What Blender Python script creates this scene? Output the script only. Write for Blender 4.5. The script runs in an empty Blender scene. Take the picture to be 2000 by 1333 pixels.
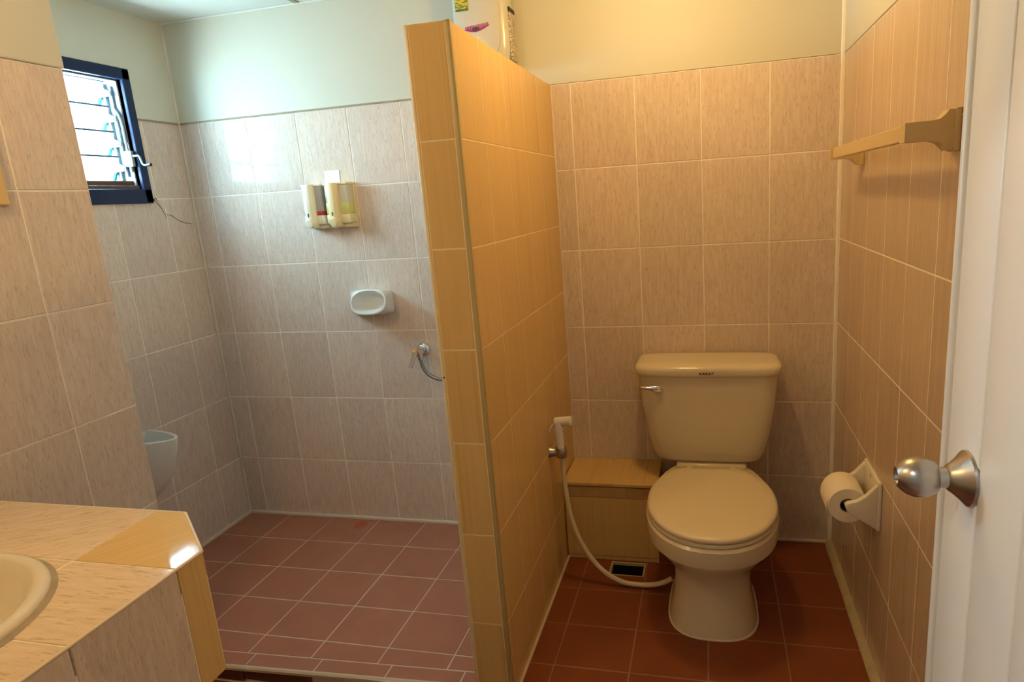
import bpy, bmesh, math, random
from mathutils import Vector, Matrix

random.seed(7)
sc = bpy.context.scene
COL = sc.collection

# ------------------------------------------------------------------ camera
R = [[0.9738356864319035, 0.21808186279750663, -0.06390897394320046],
     [-0.01397499797684212, -0.223221894044498, -0.9746674742960977],
     [-0.2268231806126756, 0.9500590966555482, -0.21433375282207223]]
cam_d = bpy.data.cameras.new('camera')
cam = bpy.data.objects.new('camera', cam_d)
COL.objects.link(cam)
cam_d.sensor_width = 36.0
cam_d.lens = 1231.92 / 2000 * 36.0
cam_d.shift_x = (1000 - 1103.89) / 2000
cam_d.shift_y = (656.71 - 666.5) / 2000
cam_d.clip_start = 0.01
X, Y, Z = Vector(R[0]), -Vector(R[1]), -Vector(R[2])
M = Matrix((X, Y, Z)).transposed().to_4x4()
M.translation = Vector((-0.4387, -2.3756, 1.3740))
cam.matrix_world = M
sc.camera = cam

# ------------------------------------------------------------------ world, lights, exposure
SKY = 50.0
LAMP = 182.0
LAMP2 = 155.0
DOOR_FILL = 640.0  # strength of the added fill for the open door
LAMP_COL = (1.0, 0.60, 0.19)
w = bpy.data.worlds.new('sky')
sc.world = w
w.use_nodes = True
bg = w.node_tree.nodes['Background']
bg.inputs[0].default_value = (0.60, 0.90, 1.0, 1)
bg.inputs[1].default_value = SKY
sc.view_settings.view_transform = 'Standard'
sc.view_settings.look = 'None'
sc.view_settings.gamma = 1
sc.view_settings.use_curve_mapping = False
sc.view_settings.exposure = 0.32
sc.cycles.max_bounces = 10
sc.cycles.diffuse_bounces = 6
sc.cycles.sample_clamp_indirect = 6.0
sc.cycles.use_denoising = True


def portal(name, loc, rot, sx, sy):
    d = bpy.data.lights.new(name, 'AREA')
    d.shape = 'RECTANGLE'
    d.size = sx
    d.size_y = sy
    d.cycles.is_portal = True
    o = bpy.data.objects.new(name, d)
    COL.objects.link(o)
    o.location = loc
    o.rotation_euler = rot
    return o


# daylight enters through the louvred window
portal('window_portal', (-2.77, -0.49, 1.72), (0, math.radians(-90), 0), 0.42, 0.50)


# ------------------------------------------------------------------ materials
def new_mat(name):
    m = bpy.data.materials.new(name)
    m.use_nodes = True
    return m, m.node_tree, m.node_tree.nodes['Principled BSDF']


def lk(nt, a, b):
    nt.links.new(a, b)


def plain(name, col, rough=0.5, metal=0.0, spec=None, bump=0.0, bscale=80, var=0.0, vscale=6):
    m, nt, b = new_mat(name)
    b.inputs['Base Color'].default_value = (*col, 1)
    b.inputs['Roughness'].default_value = rough
    b.inputs['Metallic'].default_value = metal
    if spec is not None:
        b.inputs['Specular IOR Level'].default_value = spec
    tc = nt.nodes.new('ShaderNodeTexCoord')
    if var > 0:
        n = nt.nodes.new('ShaderNodeTexNoise')
        n.inputs['Scale'].default_value = vscale
        n.inputs['Detail'].default_value = 5
        lk(nt, tc.outputs['Object'], n.inputs['Vector'])
        mx = nt.nodes.new('ShaderNodeMix')
        mx.data_type = 'RGBA'
        mx.inputs['A'].default_value = (*[c * (1 - var) for c in col], 1)
        mx.inputs['B'].default_value = (*[min(1, c * (1 + var)) for c in col], 1)
        lk(nt, n.outputs['Fac'], mx.inputs['Factor'])
        lk(nt, mx.outputs['Result'], b.inputs['Base Color'])
    if bump > 0:
        n = nt.nodes.new('ShaderNodeTexNoise')
        n.inputs['Scale'].default_value = bscale
        n.inputs['Detail'].default_value = 4
        lk(nt, tc.outputs['Object'], n.inputs['Vector'])
        bp = nt.nodes.new('ShaderNodeBump')
        bp.inputs['Strength'].default_value = bump
        bp.inputs['Distance'].default_value = 0.004
        lk(nt, n.outputs['Fac'], bp.inputs['Height'])
        lk(nt, bp.outputs['Normal'], b.inputs['Normal'])
    return m


def grain_tile(name, light, dark, pit, sx, sy, rough, pit_lo, pit_hi, psx, psy, bump=0.12, rand=0.05, spec=0.28):
    """glazed tile with streaks running along the local y axis; every tile gets its own piece of the pattern"""
    m, nt, b = new_mat(name)
    N = nt.nodes.new
    tc = N('ShaderNodeTexCoord')
    oi = N('ShaderNodeObjectInfo')
    mul = N('ShaderNodeMath'); mul.operation = 'MULTIPLY'; mul.inputs[1].default_value = 37.0
    lk(nt, oi.outputs['Random'], mul.inputs[0])
    cmb = N('ShaderNodeCombineXYZ')
    for i in range(3):
        lk(nt, mul.outputs[0], cmb.inputs[i])
    add = N('ShaderNodeVectorMath'); add.operation = 'ADD'
    lk(nt, tc.outputs['Object'], add.inputs[0]); lk(nt, cmb.outputs[0], add.inputs[1])

    def noise(scx, scy, detail):
        mp = N('ShaderNodeMapping')
        mp.inputs['Scale'].default_value = (scx, scy, 1)
        lk(nt, add.outputs[0], mp.inputs['Vector'])
        n = N('ShaderNodeTexNoise')
        n.inputs['Scale'].default_value = 1.0
        n.inputs['Detail'].default_value = detail
        n.inputs['Roughness'].default_value = 0.6
        lk(nt, mp.outputs[0], n.inputs['Vector'])
        return n
    n1 = noise(sx, sy, 4)
    r1 = N('ShaderNodeValToRGB')
    r1.color_ramp.elements[0].position = 0.32
    r1.color_ramp.elements[1].position = 0.68
    r1.color_ramp.elements[0].color = (*dark, 1)
    r1.color_ramp.elements[1].color = (*light, 1)
    lk(nt, n1.outputs['Fac'], r1.inputs['Fac'])
    n2 = noise(psx, psy, 3)
    r2 = N('ShaderNodeValToRGB')
    r2.color_ramp.elements[0].position = pit_lo
    r2.color_ramp.elements[1].position = pit_hi
    r2.color_ramp.elements[0].color = (1, 1, 1, 1)
    r2.color_ramp.elements[1].color = (0, 0, 0, 1)
    lk(nt, n2.outputs['Fac'], r2.inputs['Fac'])
    mx = N('ShaderNodeMix'); mx.data_type = 'RGBA'
    lk(nt, r2.outputs['Color'], mx.inputs['Factor'])
    lk(nt, r1.outputs['Color'], mx.inputs['A'])
    mx.inputs['B'].default_value = (*pit, 1)
    hsv = N('ShaderNodeHueSaturation')
    mr = N('ShaderNodeMapRange')
    mr.inputs['To Min'].default_value = 1 - rand
    mr.inputs['To Max'].default_value = 1 + rand
    lk(nt, oi.outputs['Random'], mr.inputs['Value'])
    lk(nt, mr.outputs['Result'], hsv.inputs['Value'])
    lk(nt, mx.outputs['Result'], hsv.inputs['Color'])
    lk(nt, hsv.outputs['Color'], b.inputs['Base Color'])
    b.inputs['Roughness'].default_value = rough
    b.inputs['Specular IOR Level'].default_value = spec
    bp = N('ShaderNodeBump')
    bp.inputs['Strength'].default_value = bump
    bp.inputs['Distance'].default_value = 0.0008
    bp.invert = True
    lk(nt, r2.outputs['Color'], bp.inputs['Height'])
    lk(nt, bp.outputs['Normal'], b.inputs['Normal'])
    return m


def emit(name, col, strength):
    m, nt, b = new_mat(name)
    b.inputs['Base Color'].default_value = (*col, 1)
    b.inputs['Emission Color'].default_value = (*col, 1)
    b.inputs['Emission Strength'].default_value = strength
    return m


def thin_glass(name, tint, clear=0.7, haze=0.2):
    m, nt, b = new_mat(name)
    nt.nodes.remove(b)
    out = nt.nodes['Material Output']
    tr = nt.nodes.new('ShaderNodeBsdfTransparent'); tr.inputs[0].default_value = (*tint, 1)
    tl = nt.nodes.new('ShaderNodeBsdfTranslucent'); tl.inputs[0].default_value = (*tint, 1)
    gl = nt.nodes.new('ShaderNodeBsdfGlossy'); gl.inputs['Roughness'].default_value = 0.05
    m1 = nt.nodes.new('ShaderNodeMixShader'); m1.inputs[0].default_value = haze / (haze + clear)
    m2 = nt.nodes.new('ShaderNodeMixShader'); m2.inputs[0].default_value = max(0.0, 1 - clear - haze)
    lk(nt, tr.outputs[0], m1.inputs[1]); lk(nt, tl.outputs[0], m1.inputs[2])
    lk(nt, m1.outputs[0], m2.inputs[1]); lk(nt, gl.outputs[0], m2.inputs[2])
    lk(nt, m2.outputs[0], out.inputs['Surface'])
    return m


MT = {}
MT['pink'] = grain_tile('pink_streaked_tile', (0.72, 0.62, 0.55), (0.61, 0.51, 0.44), (0.54, 0.44, 0.37), 120, 14, 0.06, 0.34, 0.44, 260, 40, spec=0.09)
MT['rose'] = grain_tile('fine_grain_tile', (0.62, 0.50, 0.40), (0.50, 0.38, 0.29), (0.45, 0.33, 0.25), 230, 2.5, 0.16, 0.30, 0.40, 420, 4, bump=0.05)
MT['yellow'] = grain_tile('yellow_grain_tile', (0.66, 0.465, 0.21), (0.625, 0.43, 0.185), (0.58, 0.395, 0.16), 130, 1.6, 0.06, 0.32, 0.45, 90, 1.2, bump=0.0, rand=0.03, spec=0.10)
MT['counter'] = grain_tile('warm_streaked_counter_tile', (0.77, 0.61, 0.43), (0.67, 0.51, 0.35), (0.54, 0.40, 0.26), 110, 10, 0.14, 0.34, 0.42, 230, 26, spec=0.17)
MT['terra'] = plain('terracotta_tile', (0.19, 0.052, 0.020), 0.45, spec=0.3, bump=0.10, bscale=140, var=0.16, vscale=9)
MT['terra_lightened'] = plain('lightened_shower_terracotta_tile', (0.40, 0.170, 0.108), 0.5, spec=0.2, bump=0.10, bscale=140, var=0.16, vscale=9)  # terracotta lightened to make up for the weak light on the shower floor
MT['red_stain'] = plain('reddish_floor_stain', (0.42, 0.105, 0.055), 0.5, spec=0.2, var=0.1, vscale=20)
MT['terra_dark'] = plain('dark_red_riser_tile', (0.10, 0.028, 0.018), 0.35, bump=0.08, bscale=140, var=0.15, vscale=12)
MT['grout'] = plain('pale_wall_grout', (0.88, 0.84, 0.77), 0.8, var=0.08, vscale=20)
MT['grout_y'] = plain('cream_grout', (0.80, 0.66, 0.42), 0.8, var=0.06, vscale=20)
MT['grout_f'] = plain('pinkish_floor_grout', (0.66, 0.50, 0.41), 0.85, var=0.2, vscale=14)
MT['grout_t'] = plain('dirty_floor_grout', (0.28, 0.155, 0.09), 0.85, var=0.4, vscale=10)
MT['caulk'] = plain('pale_corner_caulk', (0.70, 0.62, 0.52), 0.6, bump=0.2, bscale=60, var=0.1)
MT['cement'] = plain('sandy_cement_fillet', (0.46, 0.38, 0.25), 0.85, bump=0.5, bscale=70, var=0.25, vscale=18)
MT['plaster'] = plain('cream_white_plaster', (0.58, 0.57, 0.48), 0.55, bump=0.12, bscale=30, var=0.03, vscale=3)
MT['ceil'] = plain('white_ceiling', (0.68, 0.68, 0.63), 0.5, bump=0.04, bscale=20)
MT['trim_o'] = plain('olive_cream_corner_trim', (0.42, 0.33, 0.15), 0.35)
MT['trim_c'] = plain('cream_corner_trim', (0.78, 0.66, 0.42), 0.3)
MT['bead'] = plain('cream_edge_bead', (0.74, 0.62, 0.46), 0.5)
MT['nosing'] = plain('cream_step_nosing', (0.62, 0.50, 0.36), 0.55, var=0.12, vscale=12)
MT['navy'] = plain('navy_gloss_paint', (0.010, 0.021, 0.068), 0.4, spec=0.2, bump=0.15, bscale=40)
MT['pale_paint'] = plain('pale_reveal_paint', (0.32, 0.36, 0.45), 0.35)
MT['sillwood'] = plain('worn_brown_wood', (0.10, 0.045, 0.022), 0.6, bump=0.4, bscale=60, var=0.5, vscale=25)
MT['alu'] = plain('pale_aluminium', (0.24, 0.28, 0.27), 0.4, metal=0.1)
MT['dark'] = plain('black_rubber', (0.012, 0.012, 0.014), 0.5)
MT['ceramic'] = plain('ivory_glazed_ceramic', (0.67, 0.60, 0.45), 0.12)
MT['ceramic_w'] = plain('warm_white_ceramic', (0.76, 0.72, 0.63), 0.12)
MT['basin'] = plain('cream_basin_glaze', (0.76, 0.68, 0.53), 0.15)
MT['ceramic_lid'] = plain('ivory_plastic_seat', (0.68, 0.60, 0.44), 0.28)
MT['white_ceramic'] = plain('white_glazed_ceramic', (0.82, 0.83, 0.82), 0.10)
MT['chrome'] = plain('chrome', (0.75, 0.75, 0.77), 0.10, metal=1.0)
MT['steel'] = plain('brushed_steel', (0.46, 0.44, 0.42), 0.30, metal=1.0)
MT['door'] = plain('white_door_paint', (0.80, 0.77, 0.73), 0.30, bump=0.02, bscale=15)
MT['groove'] = plain('door_groove_shade', (0.60, 0.56, 0.50), 0.6)
MT['paper'] = plain('white_tissue', (0.86, 0.80, 0.70), 0.95, bump=0.3, bscale=200)
MT['core'] = plain('dark_cardboard_core', (0.05, 0.035, 0.025), 0.9)
MT['beige_plastic'] = plain('beige_plastic', (0.62, 0.47, 0.24), 0.30)
MT['white_plastic'] = plain('white_plastic', (0.78, 0.77, 0.74), 0.25)
MT['hose'] = plain('cream_plastic_hose', (0.70, 0.60, 0.42), 0.28)
MT['heater'] = plain('white_heater_shell', (0.60, 0.59, 0.53), 0.18)
MT['cream_plastic'] = plain('aged_cream_plastic', (0.80, 0.70, 0.42), 0.30)
MT['cream_plastic2'] = plain('pale_cream_plastic', (0.82, 0.80, 0.66), 0.30)
MT['red_liquid'] = plain('red_soap', (0.55, 0.03, 0.05), 0.2)
MT['green_liquid'] = plain('yellow_green_soap', (0.62, 0.62, 0.22), 0.2)
MT['smoke'] = plain('smoky_clear_tank', (0.42, 0.39, 0.40), 0.12)
MT['smoke2'] = plain('milky_clear_tank', (0.60, 0.58, 0.46), 0.15)
MT['grey_hose'] = plain('grey_steel_hose', (0.30, 0.31, 0.32), 0.28, metal=0.7)
MT['orange'] = plain('orange_cap', (0.75, 0.33, 0.06), 0.3)
MT['card'] = plain('white_card', (0.86, 0.84, 0.86), 0.5)
MT['mirror_frame'] = plain('yellow_frame', (0.74, 0.52, 0.22), 0.35)
MT['mirror'] = plain('mirror_glass', (0.85, 0.87, 0.86), 0.03, metal=1.0)
MT['void'] = plain('black_drain_void', (0.006, 0.008, 0.012), 0.7)
MT['crack'] = plain('dark_crack_filler', (0.10, 0.075, 0.05), 0.9)
MT['stain'] = plain('dirty_joint', (0.36, 0.29, 0.20), 0.85, var=0.3, vscale=18)
MT['joint'] = plain('greyish_corner_joint', (0.66, 0.61, 0.53), 0.8, var=0.3, vscale=5)
MT['purple'] = plain('magenta_print', (0.42, 0.03, 0.26), 0.3)
MT['dpurple'] = plain('dark_plum_print', (0.06, 0.008, 0.05), 0.3)
MT['green_print'] = plain('green_print', (0.07, 0.16, 0.03), 0.4)
MT['ink'] = plain('black_ink', (0.015, 0.012, 0.012), 0.5)
MT['glass'] = thin_glass('louvre_glass', (0.93, 0.98, 1.0), 0.74, 0.18)
MT['glass_edge'] = plain('blue_glass_edge', (0.06, 0.36, 0.62), 0.15)
MT['rimglass'] = plain('grey_green_glass_rim', (0.04, 0.08, 0.10), 0.2)
MT['bedroom'] = plain('bedroom_white_wall', (0.75, 0.74, 0.71), 0.7)
MT['bedfloor'] = plain('bedroom_floor', (0.36, 0.27, 0.19), 0.4)
MT['bulb'] = emit('warm_bulb', LAMP_COL, LAMP)
MT['bulb2'] = emit('vanity_bulb', (1.0, 0.66, 0.31), LAMP2)
MT['door_fill'] = emit('added_door_fill_bulb', (1.0, 0.95, 0.90), DOOR_FILL)


def label_print(name, base, ink, sx, sy, lo):
    """small unreadable print: rows of dark marks on a sticker"""
    m, nt, b = new_mat(name)
    N = nt.nodes.new
    tc = N('ShaderNodeTexCoord')
    mp = N('ShaderNodeMapping'); mp.inputs['Scale'].default_value = (sx, sx, sy)
    lk(nt, tc.outputs['Object'], mp.inputs['Vector'])
    n = N('ShaderNodeTexNoise'); n.inputs['Scale'].default_value = 1; n.inputs['Detail'].default_value = 1
    lk(nt, mp.outputs[0], n.inputs['Vector'])
    r = N('ShaderNodeValToRGB')
    r.color_ramp.interpolation = 'CONSTANT'
    r.color_ramp.elements[0].color = (*ink, 1)
    r.color_ramp.elements[1].color = (*base, 1)
    r.color_ramp.elements[1].position = lo
    lk(nt, n.outputs['Fac'], r.inputs['Fac'])
    lk(nt, r.outputs['Color'], b.inputs['Base Color'])
    b.inputs['Roughness'].default_value = 0.3
    return m


MT['yellow_label'] = label_print('yellow_energy_label', (0.62, 0.50, 0.06), (0.12, 0.22, 0.03), 60, 330, 0.45)
MT['side_print'] = label_print('small_black_print', (0.78, 0.72, 0.58), (0.05, 0.03, 0.02), 260, 330, 0.47)


# ------------------------------------------------------------------ mesh helpers
def link(o, parent=None):
    COL.objects.link(o)
    if parent:
        o.parent = parent
    return o


def tag(o, label, cat, group=None, kind=None):
    o['label'] = label
    o['category'] = cat
    if group:
        o['group'] = group
    if kind:
        o['kind'] = kind
    return o


def empty(name, loc, label, cat, group=None, kind=None):
    o = bpy.data.objects.new(name, None)
    o.location = loc
    o.empty_display_size = 0.05
    link(o)
    return tag(o, label, cat, group, kind)


def mesh_obj(name, verts, faces, mat, parent=None, smooth=None):
    me = bpy.data.meshes.new(name)
    me.from_pydata([tuple(v) for v in verts], [], faces)
    bm = bmesh.new(); bm.from_mesh(me)
    bmesh.ops.recalc_face_normals(bm, faces=bm.faces)
    bm.to_mesh(me); bm.free()
    me.materials.append(MT[mat] if isinstance(mat, str) else mat)
    if smooth:
        for p in me.polygons:
            p.use_smooth = True
        me.set_sharp_from_angle(angle=math.radians(smooth))
    o = bpy.data.objects.new(name, me)
    COL.objects.link(o)
    if parent:
        o.parent = parent
        # parents are Empties placed in world space: keep world coordinates of the vertices
        o.matrix_parent_inverse = Matrix.Translation(parent.location).inverted() if parent.parent is None else parent_world(parent).inverted()
    return o


def parent_world(o):
    m = Matrix.Translation(o.location)
    return m if o.parent is None else Matrix.Identity(4)


def box(x0, x1, y0, y1, z0, z1):
    v = [(x, y, z) for x in (x0, x1) for y in (y0, y1) for z in (z0, z1)]
    f = [(0, 1, 3, 2), (4, 6, 7, 5), (0, 4, 5, 1), (2, 3, 7, 6), (0, 2, 6, 4), (1, 5, 7, 3)]
    return v, f


def merge(*parts):
    V, F = [], []
    for v, f in parts:
        k = len(V)
        V += list(v)
        F += [tuple(i + k for i in q) for q in f]
    return V, F


def bbox(x0, x1, y0, y1, z0, z1, b=0.003, seg=2):
    """bevelled box as (verts, faces)"""
    bm = bmesh.new()
    v, f = box(x0, x1, y0, y1, z0, z1)
    vs = [bm.verts.new(p) for p in v]
    for q in f:
        bm.faces.new([vs[i] for i in q])
    bmesh.ops.recalc_face_normals(bm, faces=bm.faces)
    bmesh.ops.bevel(bm, geom=list(bm.edges), offset=b, segments=seg, profile=0.5, affect='EDGES')
    bm.verts.index_update()
    out = [tuple(p.co) for p in bm.verts], [tuple(p.index for p in q.verts) for q in bm.faces]
    bm.free()
    return out


def loft(rings, cap0=True, cap1=True, closed=True):
    n = len(rings[0])
    V = [p for r in rings for p in r]
    F = []
    for k in range(len(rings) - 1):
        for i in range(n if closed else n - 1):
            j = (i + 1) % n
            F.append((k * n + i, k * n + j, (k + 1) * n + j, (k + 1) * n + i))
    if cap0:
        F.append(tuple(range(n - 1, -1, -1)))
    if cap1:
        F.append(tuple((len(rings) - 1) * n + i for i in range(n)))
    return V, F


def frame_of(d):
    d = Vector(d).normalized()
    a = Vector((0, 0, 1)) if abs(d.z) < 0.9 else Vector((1, 0, 0))
    u = d.cross(a).normalized()
    v = d.cross(u).normalized()
    return u, v


def lathe(origin, axis, prof, n=28, cap0=True, cap1=True):
    """prof: list of (distance along axis, radius)"""
    u, v = frame_of(axis)
    a = Vector(axis).normalized()
    o = Vector(origin)
    rings = []
    for t, r in prof:
        rings.append([o + a * t + (u * math.cos(2 * math.pi * i / n) + v * math.sin(2 * math.pi * i / n)) * r for i in range(n)])
    return loft(rings, cap0, cap1)


def catmull(P, per=8):
    P = [Vector(p) for p in P]
    Q = [P[0] * 2 - P[1]] + P + [P[-1] * 2 - P[-2]]
    out = []
    for i in range(1, len(Q) - 2):
        for k in range(per):
            t = k / per
            a, b, c, d = Q[i - 1], Q[i], Q[i + 1], Q[i + 2]
            out.append(0.5 * ((2 * b) + (c - a) * t + (2 * a - 5 * b + 4 * c - d) * t * t + (3 * b - a - 3 * c + d) * t ** 3))
    out.append(P[-1])
    return out


def tube(path, r, n=12, cap=True):
    path = [Vector(p) for p in path]
    rings = []
    prev = None
    for i, p in enumerate(path):
        d = (path[min(i + 1, len(path) - 1)] - path[max(i - 1, 0)]).normalized()
        if prev is None:
            u, v = frame_of(d)
        else:
            u = (prev - d * prev.dot(d)).normalized()
            v = d.cross(u)
        prev = u
        rr = r[i] if isinstance(r, (list, tuple)) else r
        rings.append([p + (u * math.cos(2 * math.pi * k / n) + v * math.sin(2 * math.pi * k / n)) * rr for k in range(n)])
    return loft(rings, cap, cap)


def sring(cx, cy, z, hx, hy, n=4.0, count=40, hyb=None):
    """superellipse ring in the xy plane; hyb = half depth on the +y (back) side"""
    out = []
    for i in range(count):
        a = 2 * math.pi * i / count
        c, s = math.cos(a), math.sin(a)
        x = math.copysign(abs(c) ** (2 / n), c) * hx
        h = hy if (s < 0 or hyb is None) else hyb
        y = math.copysign(abs(s) ** (2 / n), s) * h
        out.append((cx + x, cy + y, z))
    return out


def sring_xz(cx, y, cz, hx, hz, n=4.0, count=40, tilt=0.0):
    out = []
    for i in range(count):
        a = 2 * math.pi * i / count
        c, s = math.cos(a), math.sin(a)
        x = math.copysign(abs(c) ** (2 / n), c) * hx
        z = math.copysign(abs(s) ** (2 / n), s) * hz
        out.append((cx + x, y + tilt * z, cz + z))
    return out


def sring_yz(x, cy, cz, hy, hz, n=4.0, count=32):
    out = []
    for i in range(count):
        a = 2 * math.pi * i / count
        c, s = math.cos(a), math.sin(a)
        out.append((x, cy + math.copysign(abs(c) ** (2 / n), c) * hy, cz + math.copysign(abs(s) ** (2 / n), s) * hz))
    return out


def poly_prism(pts, axis, a, b):
    """prism of polygon pts (2d) along axis 'x','y' or 'z' from a to b"""
    def P(p, t):
        if axis == 'x':
            return (t, p[0], p[1])
        if axis == 'y':
            return (p[0], t, p[1])
        return (p[0], p[1], t)
    n = len(pts)
    V = [P(p, a) for p in pts] + [P(p, b) for p in pts]
    F = [tuple(range(n)), tuple(range(2 * n - 1, n - 1, -1))] + [(i, (i + 1) % n, n + (i + 1) % n, n + i) for i in range(n)]
    return V, F


def cut(o, cutter_vf):
    """boolean difference, applied"""
    c = mesh_obj('cutter', *cutter_vf, mat='dark')
    md = o.modifiers.new('cut', 'BOOLEAN')
    md.object = c
    md.operation = 'DIFFERENCE'
    md.solver = 'EXACT'
    bpy.context.view_layer.update()
    dg = bpy.context.evaluated_depsgraph_get()
    me = bpy.data.meshes.new_from_object(o.evaluated_get(dg))
    o.modifiers.clear()
    o.data = me
    bpy.data.objects.remove(c)


# ------------------------------------------------------------------ tiles (each one an object, alike ones share their mesh)
TILE = {}


def tile_mesh(wd, ht, mat, th=0.006, bv=0.0014):
    key = (round(wd, 4), round(ht, 4), mat, th)
    if key in TILE:
        return TILE[key]
    a, b = wd / 2, ht / 2
    r = []
    for (hx, hy, z) in ((a, b, -th), (a, b, -bv), (a - bv * 0.35, b - bv * 0.35, -bv * 0.35), (a - bv, b - bv, 0)):
        r.append([(-hx, -hy, z), (hx, -hy, z), (hx, hy, z), (-hx, hy, z)])
    V, F = loft(r, False, True)
    me = bpy.data.meshes.new('tile')
    me.from_pydata(V, [], F)
    me.materials.append(MT[mat])
    TILE[key] = me
    return me


def put_tile(parent, c, U, V, wd, ht, mat, name='tile', th=0.006, wob=0.0012, lip=0.0003):
    U, V = Vector(U), Vector(V)
    Nn = U.cross(V)
    o = bpy.data.objects.new(name, tile_mesh(wd, ht, mat, th))
    COL.objects.link(o)
    m = Matrix((U, V, Nn)).transposed()
    m = m @ Matrix.Rotation(random.uniform(-wob, wob), 3, 'X') @ Matrix.Rotation(random.uniform(-wob, wob), 3, 'Y')
    m4 = m.to_4x4()
    m4.translation = Vector(c) + Nn * random.uniform(-lip, lip)
    o.parent = parent
    o.matrix_parent_inverse = Matrix.Translation(parent.location).inverted()
    o.matrix_basis = m4
    return o


def tile_grid(parent, us, vs, fn, U, V, mat, gap=0.0038, skip=None, **kw):
    """us, vs: sorted grout positions along U and V; fn(u, v) -> world point on the tile face"""
    for i in range(len(us) - 1):
        for j in range(len(vs) - 1):
            if skip and skip(us[i], us[i + 1], vs[j], vs[j + 1]):
                continue
            wd, ht = us[i + 1] - us[i] - gap, vs[j + 1] - vs[j] - gap
            if wd < 0.004 or ht < 0.004:
                continue
            put_tile(parent, fn((us[i] + us[i + 1]) / 2, (vs[j] + vs[j + 1]) / 2), U, V, wd, ht, mat, **kw)


def struct(name, vf, mat, label, cat, smooth=None):
    return tag(mesh_obj(name, *vf, mat=mat, smooth=smooth), label, cat, kind='structure')


ROWS = [0.0, 0.2733, 0.5733, 0.8733, 1.1733, 1.4733, 1.7766]
ZT = 1.7766          # top of the wall tiles
ZC = 2.172           # ceiling
G = 0.0014           # grout recess
XL, XN, YS = -2.62, -2.05, -0.967   # window wall, left wall, end of the left wall
ZE = -0.06           # entry floor

# ------------------------------------------------------------------ back wall
wb = struct('wall_back', box(XL - 0.14, 0.12, G, 0.12, -0.2, ZT), 'grout', 'tiled back wall behind the shower and the toilet', 'wall')
c = [-1.004] + [-0.2353 - 0.2306 * k for k in (3, 2, 1, 0)] + [-0.004]
tile_grid(wb, c, ROWS, lambda u, v: (u, 0, v), (1, 0, 0), (0, 0, 1), 'pink')
c = [XL + 0.003] + [-1.6036 - 0.2306 * k for k in (4, 3, 2, 1, 0, -1)] + [-1.113]
tile_grid(wb, c, [-0.012] + ROWS[1:], lambda u, v: (u, 0, v), (1, 0, 0), (0, 0, 1), 'pink')
mesh_obj('plaster', *bbox(XL - 0.14, 0.12, -0.0012, 0.12, ZT + 0.001, ZC + 0.01, 0.001), mat='plaster', parent=wb)
# rounded plaster bead where the partition top meets the wall
mesh_obj('plaster_edge', *tube([(XL + 0.004, -0.002, ZT + 0.003), (-1.11, -0.002, ZT + 0.003)], 0.0035, 8), mat='stain', parent=wb, smooth=60)

# ------------------------------------------------------------------ right wall
wr = struct('wall_right', box(0.0005, 0.12, -2.3, G, -0.2, ZT), 'grout', 'tiled right wall beside the toilet with a towel bar', 'wall')
c = [0.003] + [0.190 + 0.1975 * k for k in range(10)] + [2.19]
tile_grid(wr, c, ROWS, lambda u, v: (0, -u, v), (0, -1, 0), (0, 0, 1), 'rose', gap=0.0024, lip=0.0001, wob=0.0006)
mesh_obj('plaster', *bbox(-0.003, 0.12, -2.3, 0.1, ZT + 0.001, ZC + 0.01, 0.003), mat='plaster', parent=wr)
t = struct('trim_1', bbox(-0.013, 0.001, -0.007, 0.001, 0.0, ZT + 0.25, 0.003), 'grout', 'thick pale caulk line in the corner right of the toilet', 'caulk')
pr = [(-0.030, -0.001), (-0.026, 0.012), (-0.012, 0.020), (0.001, 0.024), (0.001, -0.001)]
rings = []
for k in range(24):
    y = -0.002 - k * 0.0405
    s = 0.8 + random.uniform(-0.05, 0.05)
    rings.append([(p[0] * s if p[0] < 0 else p[0], y, p[1] * s if p[1] > 0 else p[1]) for p in pr])
struct('trim_2', loft(rings), 'cement', 'rough sandy cement fillet along the foot of the right wall', 'fillet', smooth=60)
struct('trim_3', bbox(-0.645, -0.008, -0.010, 0.001, -0.001, 0.010, 0.003), 'caulk', 'pale caulk at the foot of the wall behind the toilet', 'caulk')

# ------------------------------------------------------------------ window wall (far left) with opening
WY0, WY1, WZ0, WZ1 = -0.735, -0.247, 1.512, 1.919
ww = struct('wall_window', merge(box(XL - 0.14, XL - G, YS - 0.1, 0.12, -0.2, WZ0), box(XL - 0.14, XL - G, YS - 0.1, 0.12, WZ1, ZC + 0.01),
                                 box(XL - 0.14, XL - G, YS - 0.1, WY0, WZ0, WZ1), box(XL - 0.14, XL - G, WY1, 0.12, WZ0, WZ1)),
            'grout', 'tiled shower wall at the far left around the louvred window', 'wall')
c = [-YS * -1 + 0.003, -0.840, -0.612, -0.382, -0.152, -0.004]
tile_grid(ww, c, [-0.012] + ROWS[1:6], lambda u, v: (XL, u, v), (0, 1, 0), (0, 0, 1), 'pink')
tile_grid(ww, [YS + 0.003, -0.840, -0.752], ROWS[5:], lambda u, v: (XL, u, v), (0, 1, 0), (0, 0, 1), 'pink')
tile_grid(ww, [-0.218, -0.186, -0.004], ROWS[5:], lambda u, v: (XL, u, v), (0, 1, 0), (0, 0, 1), 'pink')
for (a, b_, z0, z1) in ((YS - 0.1, 0.1, 1.955, ZC + 0.01), (YS - 0.1, -0.755, ZT + 0.001, 1.955), (-0.215, 0.1, ZT + 0.001, 1.955)):
    mesh_obj('plaster', *box(XL - 0.10, XL + 0.003, a, b_, z0, z1), mat='plaster', parent=ww)
mesh_obj('plaster_edge', *tube([(XL + 0.003, -0.213, ZT + 0.003), (XL + 0.003, -0.003, ZT + 0.003)], 0.0035, 8), mat='stain', parent=ww, smooth=60)


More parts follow.
